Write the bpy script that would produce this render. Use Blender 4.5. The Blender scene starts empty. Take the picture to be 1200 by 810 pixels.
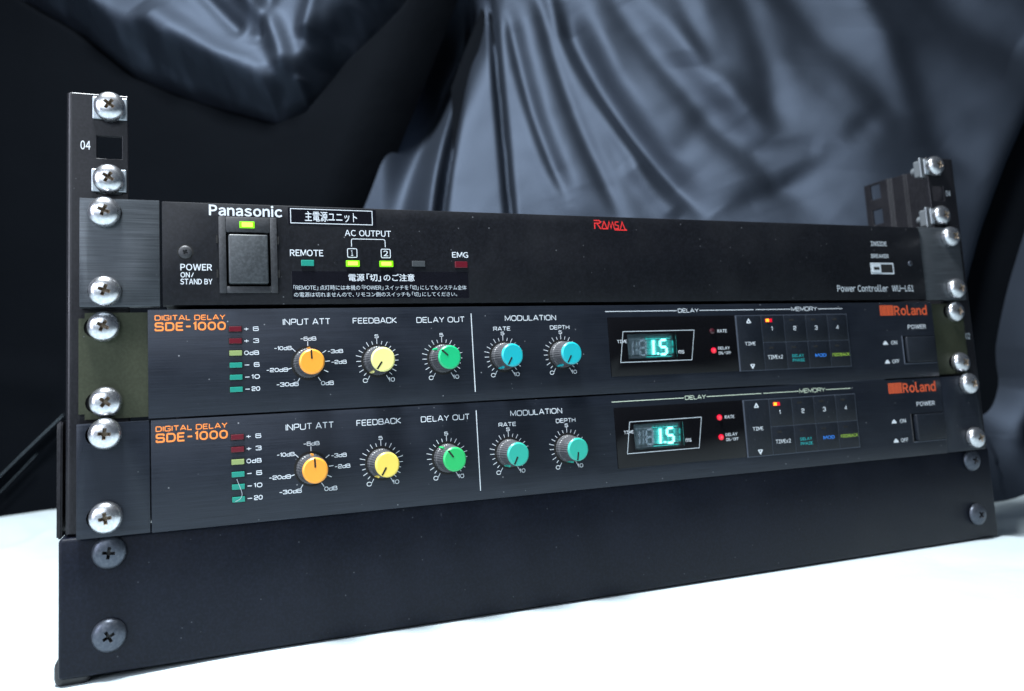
import bpy, bmesh, math, random
import numpy as np
from mathutils import Vector, Matrix, Euler

random.seed(7)
S = 0.001            # everything below is written in millimetres of the rack
ZG = 192.0           # the table lies 192 mm under the top edge of the power controller
scene = bpy.context.scene
col = scene.collection

def V(x, y, z):
    return Vector((x * S, y * S, (z + ZG) * S))

# ------------------------------------------------------------------ camera
cam = bpy.data.cameras.new('camera')
camo = bpy.data.objects.new('camera', cam)
col.objects.link(camo)
camo.location = V(29.23, -336.2, -87.09)
camo.rotation_euler = (1.67675743, 0.0508737186, -0.339596233)
cam.sensor_width = 36
cam.lens = 27.0
cam.shift_x = 0.0518
cam.shift_y = -0.0305
cam.clip_start = 0.01
cam.clip_end = 20
cam.dof.use_dof = True
cam.dof.focus_distance = 0.335
cam.dof.aperture_fstop = 9.0
scene.camera = camo

# ------------------------------------------------------------------ light
world = bpy.data.worlds.new('World')
scene.world = world
world.use_nodes = True
bg = world.node_tree.nodes['Background']
bg.inputs[0].default_value = (0.55, 0.72, 1.0, 1)
bg.inputs[1].default_value = 0.06

def area(name, loc, target, sx, sy, watts, colour):
    l = bpy.data.lights.new(name, 'AREA')
    l.shape = 'RECTANGLE'
    l.size, l.size_y = sx * S, sy * S
    l.energy = watts
    l.color = colour
    if name == 'ceiling_lamp': l.spread = math.radians(125)
    o = bpy.data.objects.new(name, l)
    col.objects.link(o)
    o.location = V(*loc)
    d = V(*target) - o.location
    o.rotation_euler = d.to_track_quat('-Z', 'Y').to_euler()
    return o

area('ceiling_lamp', (-60, -130, 800), (120, 40, -150), 240, 180, 15, (0.90, 0.96, 1.0))
area('front_fill', (-330, -760, 300), (200, 0, -80), 520, 460, 2.9, (0.80, 0.89, 1.0))  # unseen soft fill, added in front to lift panels and knobs
area('side_light', (-620, -330, 160), (60, 0, -40), 110, 460, 3.8, (0.80, 0.84, 1.0))

vs = scene.view_settings
vs.view_transform = 'Standard'
vs.look = 'None'
vs.gamma = 1.0
vs.exposure = 0.0
vs.use_curve_mapping = False
scene.render.engine = 'CYCLES'
scene.render.resolution_x = 1024
scene.render.resolution_y = 691

# ------------------------------------------------------------------ materials
def new_mat(name):
    m = bpy.data.materials.new(name)
    m.use_nodes = True
    nt = m.node_tree
    return m, nt, nt.nodes['Principled BSDF']

def plain(name, c, rough=0.5, metal=0.0, emis=None, es=0.0, spec=0.5, coat=0.0):
    m, nt, b = new_mat(name)
    b.inputs['Base Color'].default_value = (*c, 1)
    b.inputs['Roughness'].default_value = rough
    b.inputs['Metallic'].default_value = metal
    b.inputs['Specular IOR Level'].default_value = spec
    b.inputs['Coat Weight'].default_value = coat
    if emis:
        b.inputs['Emission Color'].default_value = (*emis, 1)
        b.inputs['Emission Strength'].default_value = es
    return m

def panel_mat(name, c, rough, metal, brush=0.0, grain=0.0, dust=0.5, c2=None, aniso=0.0, spec=0.5, smudge=0.25):
    """dark metal: brushing along x, fine grain, smudges, dust specks and small scuffs"""
    m, nt, b = new_mat(name)
    N, L = nt.nodes.new, nt.links.new
    tc = N('ShaderNodeTexCoord')
    def noise(scale, detail=3, mapping=None, rough_=0.5):
        n = N('ShaderNodeTexNoise')
        n.inputs['Scale'].default_value = scale
        n.inputs['Detail'].default_value = detail
        n.inputs['Roughness'].default_value = rough_
        if mapping:
            mp = N('ShaderNodeMapping')
            mp.inputs['Scale'].default_value = mapping
            L(tc.outputs['Object'], mp.inputs['Vector'])
            L(mp.outputs[0], n.inputs['Vector'])
        else:
            L(tc.outputs['Object'], n.inputs['Vector'])
        return n
    def ramp(src, p0, p1, v0, v1):
        r = N('ShaderNodeMapRange')
        r.inputs['From Min'].default_value = p0
        r.inputs['From Max'].default_value = p1
        r.inputs['To Min'].default_value = v0
        r.inputs['To Max'].default_value = v1
        L(src, r.inputs['Value'])
        return r.outputs[0]
    def mix(fac, a, bcol):
        x = N('ShaderNodeMix'); x.data_type = 'RGBA'
        if isinstance(fac, float): x.inputs[0].default_value = fac
        else: L(fac, x.inputs[0])
        for sock, val in ((x.inputs[6], a), (x.inputs[7], bcol)):
            if isinstance(val, tuple): sock.default_value = (*val, 1)
            else: L(val, sock)
        return x.outputs[2]
    c2 = c2 or tuple(v * 1.7 for v in c)
    streak = noise(1.0, 4, (38, 1, 2600), 0.6)
    cc = mix(ramp(streak.outputs[0], 0.35, 0.7, 0, 1), c, c2) if brush else mix(ramp(noise(900, 2).outputs[0], 0.4, 0.7, 0, 1), c, c2)
    # smudges left by fingers
    sm = noise(28, 5, None, 0.6)
    # dust: sparse specks
    vor = N('ShaderNodeTexVoronoi'); vor.inputs['Scale'].default_value = 260
    L(tc.outputs['Object'], vor.inputs['Vector'])
    spot = ramp(vor.outputs['Distance'], 0.05, 0.10, 1, 0)
    sep = N('ShaderNodeSeparateColor'); L(vor.outputs['Color'], sep.inputs[0])
    pick = ramp(sep.outputs[0], 0.70, 0.86, 0, 1)
    mul = N('ShaderNodeMath'); mul.operation = 'MULTIPLY'; L(spot, mul.inputs[0]); L(pick, mul.inputs[1])
    mul2 = N('ShaderNodeMath'); mul2.operation = 'MULTIPLY'; L(mul.outputs[0], mul2.inputs[0]); mul2.inputs[1].default_value = dust
    # short scuffs
    v2 = N('ShaderNodeTexVoronoi'); v2.inputs['Scale'].default_value = 1
    mp = N('ShaderNodeMapping'); mp.inputs['Scale'].default_value = (60, 60, 26); mp.inputs['Rotation'].default_value = (0, 0.35, 0)
    L(tc.outputs['Object'], mp.inputs['Vector']); L(mp.outputs[0], v2.inputs['Vector'])
    s2 = ramp(v2.outputs['Distance'], 0.015, 0.03, 1, 0)
    sp2 = N('ShaderNodeSeparateColor'); L(v2.outputs['Color'], sp2.inputs[0])
    p2 = ramp(sp2.outputs[1], 0.84, 0.86, 0, 0.6)
    mul3 = N('ShaderNodeMath'); mul3.operation = 'MULTIPLY'; L(s2, mul3.inputs[0]); L(p2, mul3.inputs[1])
    mul4 = N('ShaderNodeMath'); mul4.operation = 'MULTIPLY'; L(mul3.outputs[0], mul4.inputs[0]); mul4.inputs[1].default_value = dust
    add = N('ShaderNodeMath'); add.operation = 'MAXIMUM'; L(mul2.outputs[0], add.inputs[0]); L(mul4.outputs[0], add.inputs[1])
    cc = mix(ramp(sm.outputs[0], 0.45, 0.75, 0, smudge), cc, tuple(min(1, v * 2.2 + 0.008) for v in c))
    cc = mix(add.outputs[0], cc, (0.26, 0.27, 0.29))
    L(cc, b.inputs['Base Color'])
    L(ramp(sm.outputs[0], 0.35, 0.75, rough, min(1, rough + 0.16)), b.inputs['Roughness'])
    im = N('ShaderNodeMath'); im.operation = 'SUBTRACT'; im.inputs[0].default_value = metal; im.use_clamp = True
    L(add.outputs[0], im.inputs[1]); L(im.outputs[0], b.inputs['Metallic'])
    b.inputs['Specular IOR Level'].default_value = spec
    if aniso:
        b.inputs['Anisotropic'].default_value = aniso
        tg = N('ShaderNodeTangent'); tg.direction_type = 'RADIAL'; tg.axis = 'Z'
        L(tg.outputs[0], b.inputs['Tangent'])
    bump = N('ShaderNodeBump')
    bump.inputs['Distance'].default_value = 0.0001
    bump.inputs['Strength'].default_value = brush if brush else grain
    src = streak.outputs[0] if brush else noise(2600, 2).outputs[0]
    L(src, bump.inputs['Height'])
    L(bump.outputs[0], b.inputs['Normal'])
    return m

MT = {}
MT['rail'] = panel_mat('black painted steel', (0.009, 0.009, 0.011), 0.26, 0.0, grain=0.25, dust=0.3, spec=0.27)
MT['base'] = panel_mat('black powder coat', (0.0035, 0.0048, 0.0095), 0.34, 0.0, grain=0.3, dust=0.18, spec=0.17)
MT['ear'] = panel_mat('brushed black aluminium', (0.045, 0.051, 0.058), 0.30, 0.5, brush=0.55, dust=0.15, c2=(0.10, 0.112, 0.125), aniso=0.55)
MT['pana'] = panel_mat('dark satin panel', (0.0055, 0.006, 0.008), 0.36, 0.0, grain=0.2, dust=0.45, spec=0.24)
MT['sde'] = panel_mat('brushed blue-black panel', (0.008, 0.011, 0.018), 0.32, 0.4, brush=0.5, dust=0.8, c2=(0.017, 0.022, 0.033), aniso=0.4)
MT['olive'] = panel_mat('olive chromated plate', (0.034, 0.039, 0.022), 0.5, 0.5, grain=0.2, dust=0.3, c2=(0.043, 0.049, 0.029))
MT['chassis'] = panel_mat('black chassis steel', (0.02, 0.02, 0.022), 0.5, 0.2, grain=0.2, dust=0.2)
MT['nickel'] = panel_mat('nickel plated screw', (0.56, 0.57, 0.60), 0.19, 0.96, grain=0.12, dust=0.0, c2=(0.74, 0.75, 0.77), smudge=0.0)
MT['recess'] = plain('stained recess', (0.36, 0.29, 0.22), 0.5, 0.6)
MT['blackzinc'] = panel_mat('black zinc screw', (0.06, 0.07, 0.09), 0.33, 0.7, grain=0.2, dust=0.1, c2=(0.09, 0.10, 0.12))
MT['darkrecess'] = plain('dark recess', (0.01, 0.01, 0.012), 0.5)
MT['nut'] = plain('zinc cage nut', (0.40, 0.44, 0.47), 0.4, 0.85)
MT['gloss'] = plain('black gloss acrylic', (0.004, 0.004, 0.005), 0.14, spec=0.25)
MT['plastic'] = panel_mat('black moulded plastic', (0.022, 0.023, 0.026), 0.42, 0.0, grain=0.3, dust=0.25)
MT['rocker'] = panel_mat('grey rocker plastic', (0.034, 0.038, 0.042), 0.38, 0.0, grain=0.25, dust=0.15)
MT['button'] = panel_mat('black button plastic', (0.006, 0.008, 0.012), 0.38, 0.0, grain=0.3, dust=0.2, spec=0.28)
MT['edge'] = plain('button edge highlight', (0.085, 0.10, 0.13), 0.35, 0.3)  # pale colour standing in for edge highlights round the buttons
MT['knob'] = panel_mat('dark grey knob plastic', (0.045, 0.046, 0.05), 0.30, 0.0, grain=0.4, dust=0.6)
MT['black'] = plain('black gap', (0.003, 0.003, 0.003), 0.8)
MT['rubber'] = plain('black rubber', (0.012, 0.012, 0.014), 0.55)
MT['white'] = plain('white print', (0.64, 0.68, 0.72), 0.5)
MT['whiteb'] = plain('pale print', (0.50, 0.55, 0.59), 0.5)
MT['cream'] = plain('pale yellow-green print', (0.58, 0.66, 0.52), 0.5)
MT['orange_print'] = plain('orange print', (0.95, 0.27, 0.05), 0.5)
MT['red_print'] = plain('red print', (0.80, 0.03, 0.03), 0.5)
MT['roland'] = plain('vermilion print', (0.64, 0.095, 0.03), 0.5)
MT['tealp'] = plain('teal print', (0.02, 0.38, 0.38), 0.5)
MT['bluep'] = plain('blue print', (0.04, 0.25, 0.85), 0.5)
MT['limep'] = plain('lime print', (0.33, 0.52, 0.06), 0.5)
MT['sticker'] = plain('black gloss sticker', (0.006, 0.006, 0.009), 0.16, spec=0.6)
MT['led_g_off'] = plain('unlit green lens', (0.015, 0.24, 0.18), 0.3)
MT['led_y_off'] = plain('unlit yellow lens', (0.25, 0.32, 0.12), 0.3)
MT['led_r_off'] = plain('unlit red lens', (0.11, 0.006, 0.014), 0.3)
MT['led_rr_off'] = plain('unlit dark red lens', (0.035, 0.004, 0.008), 0.3)
MT['led_d_off'] = plain('unlit dark lens', (0.05, 0.055, 0.06), 0.35)
MT['led_on'] = plain('lit green lens', (0.1, 0.3, 0.0), 0.3, emis=(0.22, 0.85, 0.0), es=1.0)
MT['led_core'] = plain('lit green core', (0.1, 0.3, 0.0), 0.3, emis=(0.80, 1.15, 0.16), es=1.4)
MT['red_on'] = plain('lit red lens', (0.3, 0.0, 0.02), 0.25, emis=(0.80, 0.01, 0.02), es=0.9)
MT['red_core'] = plain('lit red core', (0.3, 0.0, 0.02), 0.25, emis=(1.0, 0.08, 0.10), es=1.2)
MT['amber_on'] = plain('lit amber chip', (0.4, 0.1, 0.0), 0.3, emis=(1.0, 0.42, 0.03), es=2.0)
MT['vfd_back'] = plain('display plate', (0.13, 0.16, 0.17), 0.4)
MT['vfd_ghost'] = plain('unlit display segment', (0.75, 0.77, 0.85), 0.4)
MT['vfd_on'] = plain('lit display segment', (0.3, 0.9, 0.8), 0.4, emis=(0.30, 1.0, 0.86), es=3.8)
MT['vfd_halo'] = plain('display halo stroke', (0.25, 0.5, 0.5), 0.4, emis=(0.0, 0.75, 0.68), es=1.1)  # emission added for the glow around the lit digits

def glass_mat():
    m = bpy.data.materials.new('display window glass')
    m.use_nodes = True
    nt = m.node_tree
    nt.nodes.clear()
    out = nt.nodes.new('ShaderNodeOutputMaterial')
    mx = nt.nodes.new('ShaderNodeMixShader')
    tr = nt.nodes.new('ShaderNodeBsdfTransparent'); tr.inputs[0].default_value = (0.88, 0.95, 0.97, 1)
    gl = nt.nodes.new('ShaderNodeBsdfGlossy'); gl.inputs['Roughness'].default_value = 0.08
    fr = nt.nodes.new('ShaderNodeFresnel'); fr.inputs[0].default_value = 1.45
    rf = nt.nodes.new('ShaderNodeBsdfRefraction'); rf.inputs['Roughness'].default_value = 0.35; rf.inputs['IOR'].default_value = 1.2
    m2 = nt.nodes.new('ShaderNodeMixShader'); m2.inputs[0].default_value = 0.32
    nt.links.new(tr.outputs[0], m2.inputs[1]); nt.links.new(rf.outputs[0], m2.inputs[2])
    nt.links.new(fr.outputs[0], mx.inputs[0]); nt.links.new(m2.outputs[0], mx.inputs[1]); nt.links.new(gl.outputs[0], mx.inputs[2])
    nt.links.new(mx.outputs[0], out.inputs[0])
    return m
MT['glass'] = glass_mat()

def cloth_mat(name, c, rough, spec, metal, weave, bumpd, sheen=0.0, sheen_c=(1, 1, 1), wr=0.3):
    m, nt, b = new_mat(name)
    N, L = nt.nodes.new, nt.links.new
    tc = N('ShaderNodeTexCoord')
    b.inputs['Base Color'].default_value = (*c, 1)
    b.inputs['Roughness'].default_value = rough
    b.inputs['Specular IOR Level'].default_value = spec
    b.inputs['Metallic'].default_value = metal
    b.inputs['Sheen Weight'].default_value = sheen
    b.inputs['Sheen Tint'].default_value = (*sheen_c, 1)
    b.inputs['Sheen Roughness'].default_value = 0.45
    w = N('ShaderNodeTexNoise'); w.inputs['Scale'].default_value = weave; w.inputs['Detail'].default_value = 2
    w2 = N('ShaderNodeTexNoise'); w2.inputs['Scale'].default_value = 30; w2.inputs['Detail'].default_value = 6; w2.inputs['Roughness'].default_value = 0.55
    for n in (w, w2): L(tc.outputs['Object'], n.inputs['Vector'])
    b1 = N('ShaderNodeBump'); b1.inputs['Distance'].default_value = bumpd; b1.inputs['Strength'].default_value = 0.5
    b2 = N('ShaderNodeBump'); b2.inputs['Distance'].default_value = 0.004; b2.inputs['Strength'].default_value = wr
    L(w2.outputs[0], b2.inputs['Height']); L(b2.outputs[0], b1.inputs['Normal']); L(w.outputs[0], b1.inputs['Height'])
    L(b1.outputs[0], b.inputs['Normal'])
    return m
MT['drape'] = cloth_mat('black satin cloth', (0.048, 0.060, 0.082), 0.66, 0.5, 1.0, 3500, 0.0002, sheen=0.0, sheen_c=(0.55, 0.72, 1.0), wr=0.08)
MT['glint'] = plain('satin hem', (0.20, 0.24, 0.27), 0.4, 0.4)
MT['shade_felt'] = cloth_mat('black shade cloth', (0.0022, 0.0030, 0.0044), 0.9, 0.04, 0.0, 2500, 0.0003, wr=0.3)
MT['sheet'] = cloth_mat('white cotton cloth', (0.46, 0.53, 0.555), 0.85, 0.3, 0.0, 2500, 0.0004, wr=0.35)

def knob_colour(name, c):
    MT[name] = plain(name, c, 0.34, spec=0.5)
knob_colour('orange knob cap', (0.88, 0.34, 0.035))
knob_colour('cream knob cap', (0.80, 0.75, 0.26))
knob_colour('yellow knob cap', (0.80, 0.60, 0.10))
knob_colour('green knob cap', (0.01, 0.45, 0.17))
knob_colour('leaf green knob cap', (0.02, 0.44, 0.12))
knob_colour('cyan knob cap', (0.01, 0.40, 0.45))
knob_colour('teal knob cap', (0.025, 0.38, 0.29))

# ------------------------------------------------------------------ mesh helpers
def link(name, bm_or_me, m, parent=None, smooth=False, extra=None):
    if isinstance(bm_or_me, bmesh.types.BMesh):
        me = bpy.data.meshes.new(name)
        bm_or_me.to_mesh(me)
        bm_or_me.free()
    else:
        me = bm_or_me
    if not me.materials:
        for k in (m if isinstance(m, (list, tuple)) else [m]):
            me.materials.append(MT[k] if isinstance(k, str) else k)
    if smooth:
        for p in me.polygons: p.use_smooth = True
        if hasattr(me, 'set_sharp_from_angle'): me.set_sharp_from_angle(angle=math.radians(35))
    o = bpy.data.objects.new(name, me)
    col.objects.link(o)
    if parent is not None:
        o.parent = parent
        o.matrix_parent_inverse = Matrix.Translation(-parent.location)
    return o

def thing(name, loc, label, cat, group=None):
    o = bpy.data.objects.new(name, None)
    o.empty_display_size = 0.02
    o.location = loc
    col.objects.link(o)
    o['label'] = label
    o['category'] = cat
    if group: o['group'] = group
    return o

def box(bm, x0, x1, y0, y1, z0, z1, bev=0.0, seg=2):
    if x0 > x1: x0, x1 = x1, x0
    if y0 > y1: y0, y1 = y1, y0
    if z0 > z1: z0, z1 = z1, z0
    t = bmesh.new()
    bmesh.ops.create_cube(t, size=1)
    for v in t.verts:
        v.co = V(x0 + (v.co.x + .5) * (x1 - x0), y0 + (v.co.y + .5) * (y1 - y0), z0 + (v.co.z + .5) * (z1 - z0))
    if bev:
        bmesh.ops.bevel(t, geom=t.edges[:], offset=bev * S, segments=seg, affect='EDGES', profile=0.5)
    me = bpy.data.meshes.new('t'); t.to_mesh(me); t.free()
    bm.from_mesh(me); bpy.data.meshes.remove(me)
    return bm

def B(*a, **k):
    return box(bmesh.new(), *a, **k)

def lathe(profile, n=40, ribs=0, rib=0.0):
    """profile [(r, y)], around the y axis at the origin, in mm"""
    bm = bmesh.new()
    rings = []
    for r, y in profile:
        ring = []
        for i in range(n):
            a = 2 * math.pi * i / n
            rr = r
            if ribs and (i % 2): rr = r - rib
            ring.append(bm.verts.new((rr * math.sin(a) * S, y * S, rr * math.cos(a) * S)))
        rings.append(ring)
    for a, b in zip(rings, rings[1:]):
        for i in range(n):
            j = (i + 1) % n
            bm.faces.new((a[i], a[j], b[j], b[i]))
    bm.faces.new(rings[0][::-1]); bm.faces.new(rings[-1])
    bmesh.ops.recalc_face_normals(bm, faces=bm.faces[:])
    return bm

def boolean(me, cut_bm, mats=None):
    """returns a new mesh: me minus the cutter"""
    cm = bpy.data.meshes.new('cut'); cut_bm.to_mesh(cm); cut_bm.free()
    if mats:
        for k in mats: cm.materials.append(MT[k])
        for p in cm.polygons: p.material_index = len(mats) - 1
    a = bpy.data.objects.new('a', me); b = bpy.data.objects.new('b', cm)
    col.objects.link(a); col.objects.link(b)
    md = a.modifiers.new('b', 'BOOLEAN'); md.object = b; md.operation = 'DIFFERENCE'; md.solver = 'EXACT'; md.use_self = True
    dg = bpy.context.evaluated_depsgraph_get()
    r = bpy.data.meshes.new_from_object(a.evaluated_get(dg))
    bpy.data.objects.remove(a); bpy.data.objects.remove(b)
    return r

def to_mesh(bm, mats):
    me = bpy.data.meshes.new('m'); bm.to_mesh(me); bm.free()
    for k in mats: me.materials.append(MT[k])
    return me

# ------------------------------------------------------------------ print: strokes and type
def rounded(pts, r, closed):
    if r <= 0: return pts
    n = len(pts); out = []
    for i, p in enumerate(pts):
        if not closed and i in (0, n - 1): out.append(p); continue
        a = Vector(pts[i - 1]); c = Vector(p); b = Vector(pts[(i + 1) % n])
        da, db = (a - c), (b - c)
        k = min(r, da.length * .5, db.length * .5)
        pa, pb = c + da.normalized() * k, c + db.normalized() * k
        for t in (0, .33, .67, 1):
            q = pa * (1 - t) ** 2 + c * 2 * t * (1 - t) + pb * t * t
            out.append((q.x, q.y))
    return out

def ribbon(bm, pts, w, y, closed=False):
    """flat stroke in the x-z plane, mm"""
    P = [Vector(p) for p in pts]
    Q = [P[0]]
    for p in P[1:]:
        if (p - Q[-1]).length > 1e-5: Q.append(p)
    if closed and (Q[0] - Q[-1]).length < 1e-5: Q.pop()
    n = len(Q)
    L_, R_ = [], []
    for i in range(n):
        if closed: d0, d1 = (Q[i] - Q[i - 1]).normalized(), (Q[(i + 1) % n] - Q[i]).normalized()
        else:
            d0 = (Q[i] - Q[i - 1]).normalized() if i else (Q[1] - Q[0]).normalized()
            d1 = (Q[i + 1] - Q[i]).normalized() if i < n - 1 else d0
        t = (d0 + d1)
        t = t.normalized() if t.length > 1e-6 else d0
        nn = Vector((-t.y, t.x))
        k = w / 2 / max(0.45, nn.dot(Vector((-d0.y, d0.x))))
        L_.append(bm.verts.new(V(Q[i].x + nn.x * k, y, Q[i].y + nn.y * k)))
        R_.append(bm.verts.new(V(Q[i].x - nn.x * k, y, Q[i].y - nn.y * k)))
    for i in range(n if closed else n - 1):
        j = (i + 1) % n
        bm.faces.new((L_[i], L_[j], R_[j], R_[i]))

G = {
 'A': (.92, [([(0, 0), (.42, 1), (.5, 1), (.92, 0)], 0, 0), ([(.14, .3), (.78, .3)], 0, 0)]),
 'B': (.85, [([(0, 0), (0, 1), (.8, 1), (.8, .53), (0, .53)], .2, 0), ([(.3, .53), (.85, .53), (.85, 0), (0, 0)], .2, 0)]),
 'C': (.85, [([(.85, .68), (.85, 1), (0, 1), (0, 0), (.85, 0), (.85, .32)], .25, 0)]),
 'D': (.88, [([(0, 0), (0, 1), (.5, 1), (.74, .96), (.88, .74), (.88, .26), (.74, .04), (.5, 0)], .1, 1)]),
 'E': (.75, [([(.75, 1), (0, 1), (0, 0), (.75, 0)], .12, 0), ([(0, .52), (.68, .52)], 0, 0)]),
 'F': (.72, [([(.72, 1), (0, 1), (0, 0)], .08, 0), ([(0, .5), (.62, .5)], 0, 0)]),
 'G': (.88, [([(.85, .74), (.85, 1), (0, 1), (0, 0), (.88, 0), (.88, .46), (.45, .46)], .22, 0)]),
 'H': (.85, [([(0, 0), (0, 1)], 0, 0), ([(.85, 0), (.85, 1)], 0, 0), ([(0, .52), (.85, .52)], 0, 0)]),
 'I': (.0, [([(0, 0), (0, 1)], 0, 0)]),
 'K': (.82, [([(0, 0), (0, 1)], 0, 0), ([(.78, 1), (.08, .5), (.82, 0)], 0, 0)]),
 'L': (.68, [([(0, 1), (0, 0), (.68, 0)], .1, 0)]),
 'M': (1.0, [([(0, 0), (0, 1), (.5, .12), (1, 1), (1, 0)], 0, 0)]),
 'N': (.85, [([(0, 0), (0, 1), (.85, 0), (.85, 1)], 0, 0)]),
 'O': (.95, [([(0, 0), (0, 1), (.95, 1), (.95, 0)], .42, 1)]),
 'P': (.8, [([(0, 0), (0, 1), (.8, 1), (.8, .42), (0, .42)], .2, 0)]),
 'R': (.82, [([(0, 0), (0, 1), (.8, 1), (.8, .44), (0, .44)], .2, 0), ([(.48, .44), (.82, 0)], 0, 0)]),
 'S': (.85, [([(.82, .76), (.82, 1), (0, 1), (0, .52), (.85, .52), (.85, 0), (0, 0), (0, .24)], .2, 0)]),
 'T': (.8, [([(0, 1), (.8, 1)], 0, 0), ([(.4, 1), (.4, 0)], 0, 0)]),
 'U': (.88, [([(0, 1), (0, 0), (.88, 0), (.88, 1)], .28, 0)]),
 'V': (.88, [([(0, 1), (.44, 0), (.88, 1)], 0, 0)]),
 'W': (1.2, [([(0, 1), (.3, 0), (.6, .95), (.9, 0), (1.2, 1)], 0, 0)]),
 'X': (.8, [([(0, 0), (.8, 1)], 0, 0), ([(0, 1), (.8, 0)], 0, 0)]),
 'Y': (.85, [([(0, 1), (.42, .48), (.85, 1)], 0, 0), ([(.42, .48), (.42, 0)], 0, 0)]),
 '0': (.82, [([(0, 0), (0, 1), (.82, 1), (.82, 0)], .5, 1)]),
 '1': (.22, [([(0, .82), (.22, 1), (.22, 0)], 0, 0)]),
 '2': (.8, [([(0, .72), (0, 1), (.8, 1), (.8, .5), (0, .42), (0, 0), (.8, 0)], .18, 0)]),
 '3': (.8, [([(0, .8), (0, 1), (.78, 1), (.78, .52), (.3, .52)], .18, 0), ([(.4, .52), (.8, .52), (.8, 0), (0, 0), (0, .22)], .18, 0)]),
 '4': (.85, [([(.62, 0), (.62, 1), (0, .28), (.85, .28)], 0, 0)]),
 '5': (.8, [([(.76, 1), (.04, 1), (0, .56), (.8, .6), (.8, 0), (0, 0), (0, .2)], .15, 0)]),
 '6': (.8, [([(.76, .8), (.76, 1), (0, 1), (0, 0), (.8, 0), (.8, .56), (0, .56)], .18, 0)]),
 '8': (.8, [([(.04, .53), (.04, 1), (.76, 1), (.76, .53)], .18, 0), ([(0, .53), (.8, .53), (.8, 0), (0, 0)], .18, 1)]),
 'd': (.7, [([(.7, 1), (.7, 0)], 0, 0), ([(.7, .62), (0, .62), (0, 0), (.7, 0)], .18, 0)]),
 'm': (.95, [([(0, 0), (0, .62), (.95, .62), (.95, 0)], .18, 0), ([(.48, .6), (.48, 0)], 0, 0)]),
 's': (.6, [([(.58, .66), (0, .66), (0, .36), (.6, .36), (.6, 0), (0, 0)], .12, 0)]),
 '-': (.55, [([(0, .48), (.55, .48)], 0, 0)]),
 '+': (.7, [([(0, .48), (.7, .48)], 0, 0), ([(.35, .13), (.35, .83)], 0, 0)]),
 '/': (.55, [([(0, 0), (.55, 1)], 0, 0)]),
 '×': (.5, [([(0, .2), (.5, .7)], 0, 0), ([(0, .7), (.5, .2)], 0, 0)]),
 '•': (.05, []),
}

def strokes(text, x0, x1, z0, z1, y, m, parent, w=0.34, gap=0.30, name='lettering', label=None, slant=0.0):
    """extended square lettering fitted between x0 and x1, z0 (baseline) and z1 (cap line)"""
    adv = 0; lay = []
    for ch in text:
        if ch == ' ': adv += .5; continue
        lay.append((adv, ch)); adv += G[ch][0] + gap
    tot = adv - gap
    h = (z1 - z0) - w
    sx = (x1 - x0 - w) / max(tot, 1e-6) if tot > 0.06 else 0
    bm = bmesh.new()
    k = 0
    for ax, ch in lay:
        for pts, r, cl in G[ch][1]:
            pp = [(p[0] * sx / h, p[1]) for p in pts]          # round in unit-height space
            pp = rounded(pp, r, cl)
            pp = [(x0 + w / 2 + ax * sx + p[0] * h + slant * p[1] * h, z0 + w / 2 + p[1] * h) for p in pp]
            ribbon(bm, pp, w, y - 0.004 * (k % 6), cl); k += 1
    o = link(name, bm, m, parent)
    if label: o['label'] = label
    return o

def type_mesh(text, offset=0.0, space=1.0):
    cu = bpy.data.curves.new('t', 'FONT')
    cu.body = text; cu.size = 1.0; cu.offset = offset; cu.space_character = space
    cu.resolution_u = 3; cu.fill_mode = 'BOTH' if hasattr(cu, 'fill_mode') and False else cu.fill_mode
    o = bpy.data.objects.new('t', cu); col.objects.link(o)
    dg = bpy.context.evaluated_depsgraph_get()
    me = bpy.data.meshes.new_from_object(o.evaluated_get(dg))
    bpy.data.objects.remove(o); bpy.data.curves.remove(cu)
    return me

GLYPH = {}
def glyph(ch, offset):
    key = (ch, offset)
    if key not in GLYPH:
        src = chr(ord(ch) + 0xFEE0) if 33 <= ord(ch) <= 126 else ch
        me = type_mesh(src, offset)
        n = len(me.vertices)
        co = np.empty(n * 3); me.vertices.foreach_get('co', co)
        co = co.reshape(-1, 3)[:, :2].copy()
        faces = [tuple(p.vertices) for p in me.polygons]
        bpy.data.meshes.remove(me)
        GLYPH[key] = (co, faces)
    return GLYPH[key]

def typed(text, x0, x1, z0, z1, y, m, parent, offset=0.0, space=1.0, name='lettering', label=None, slant=0):
    cap = glyph('H' if ord(text[0]) < 256 else text[0], offset)[0]
    gap = 0.085 if ord(text[0]) < 256 else 0.06
    co, faces = [], []; adv = 0.0; nv = 0
    for ch in text:
        if ch == ' ': adv += .34; continue
        c, f = glyph(ch, offset)
        c = c.copy(); lo, hi = c[:, 0].min(), c[:, 0].max()
        if ord(ch) < 256:
            c[:, 0] += adv - lo; adv += (hi - lo) + gap
        else:
            c[:, 0] += adv; adv += 1.0 if ch not in '「」、。' else .62
            if ch in '「': c[:, 0] -= .38
        co.append(c); faces += [tuple(i + nv for i in q) for q in f]; nv += len(c)
    co = np.concatenate(co)
    lo, hi = co.min(0), co.max(0)
    if ord(text[0]) < 256: lo[1], hi[1] = cap[:, 1].min(), cap[:, 1].max()
    u = (co[:, 0] - lo[0]) / (hi[0] - lo[0]); v = (co[:, 1] - lo[1]) / (hi[1] - lo[1])
    out = np.stack([(x0 + u * (x1 - x0)) * S, np.full(len(u), y * S), (z0 + v * (z1 - z0) + ZG) * S], 1)
    me = bpy.data.meshes.new(name)
    me.from_pydata(out.tolist(), [], faces); me.update()
    o = link(name, me, m, parent)
    if label: o['label'] = label
    return o

def frame_line(bm, pts, w, y, closed=True):
    ribbon(bm, pts, w, y, closed)

# ------------------------------------------------------------------ the two cloths
def interp(x, pts):
    return np.interp(x, [p[0] for p in pts], [p[1] for p in pts])

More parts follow.
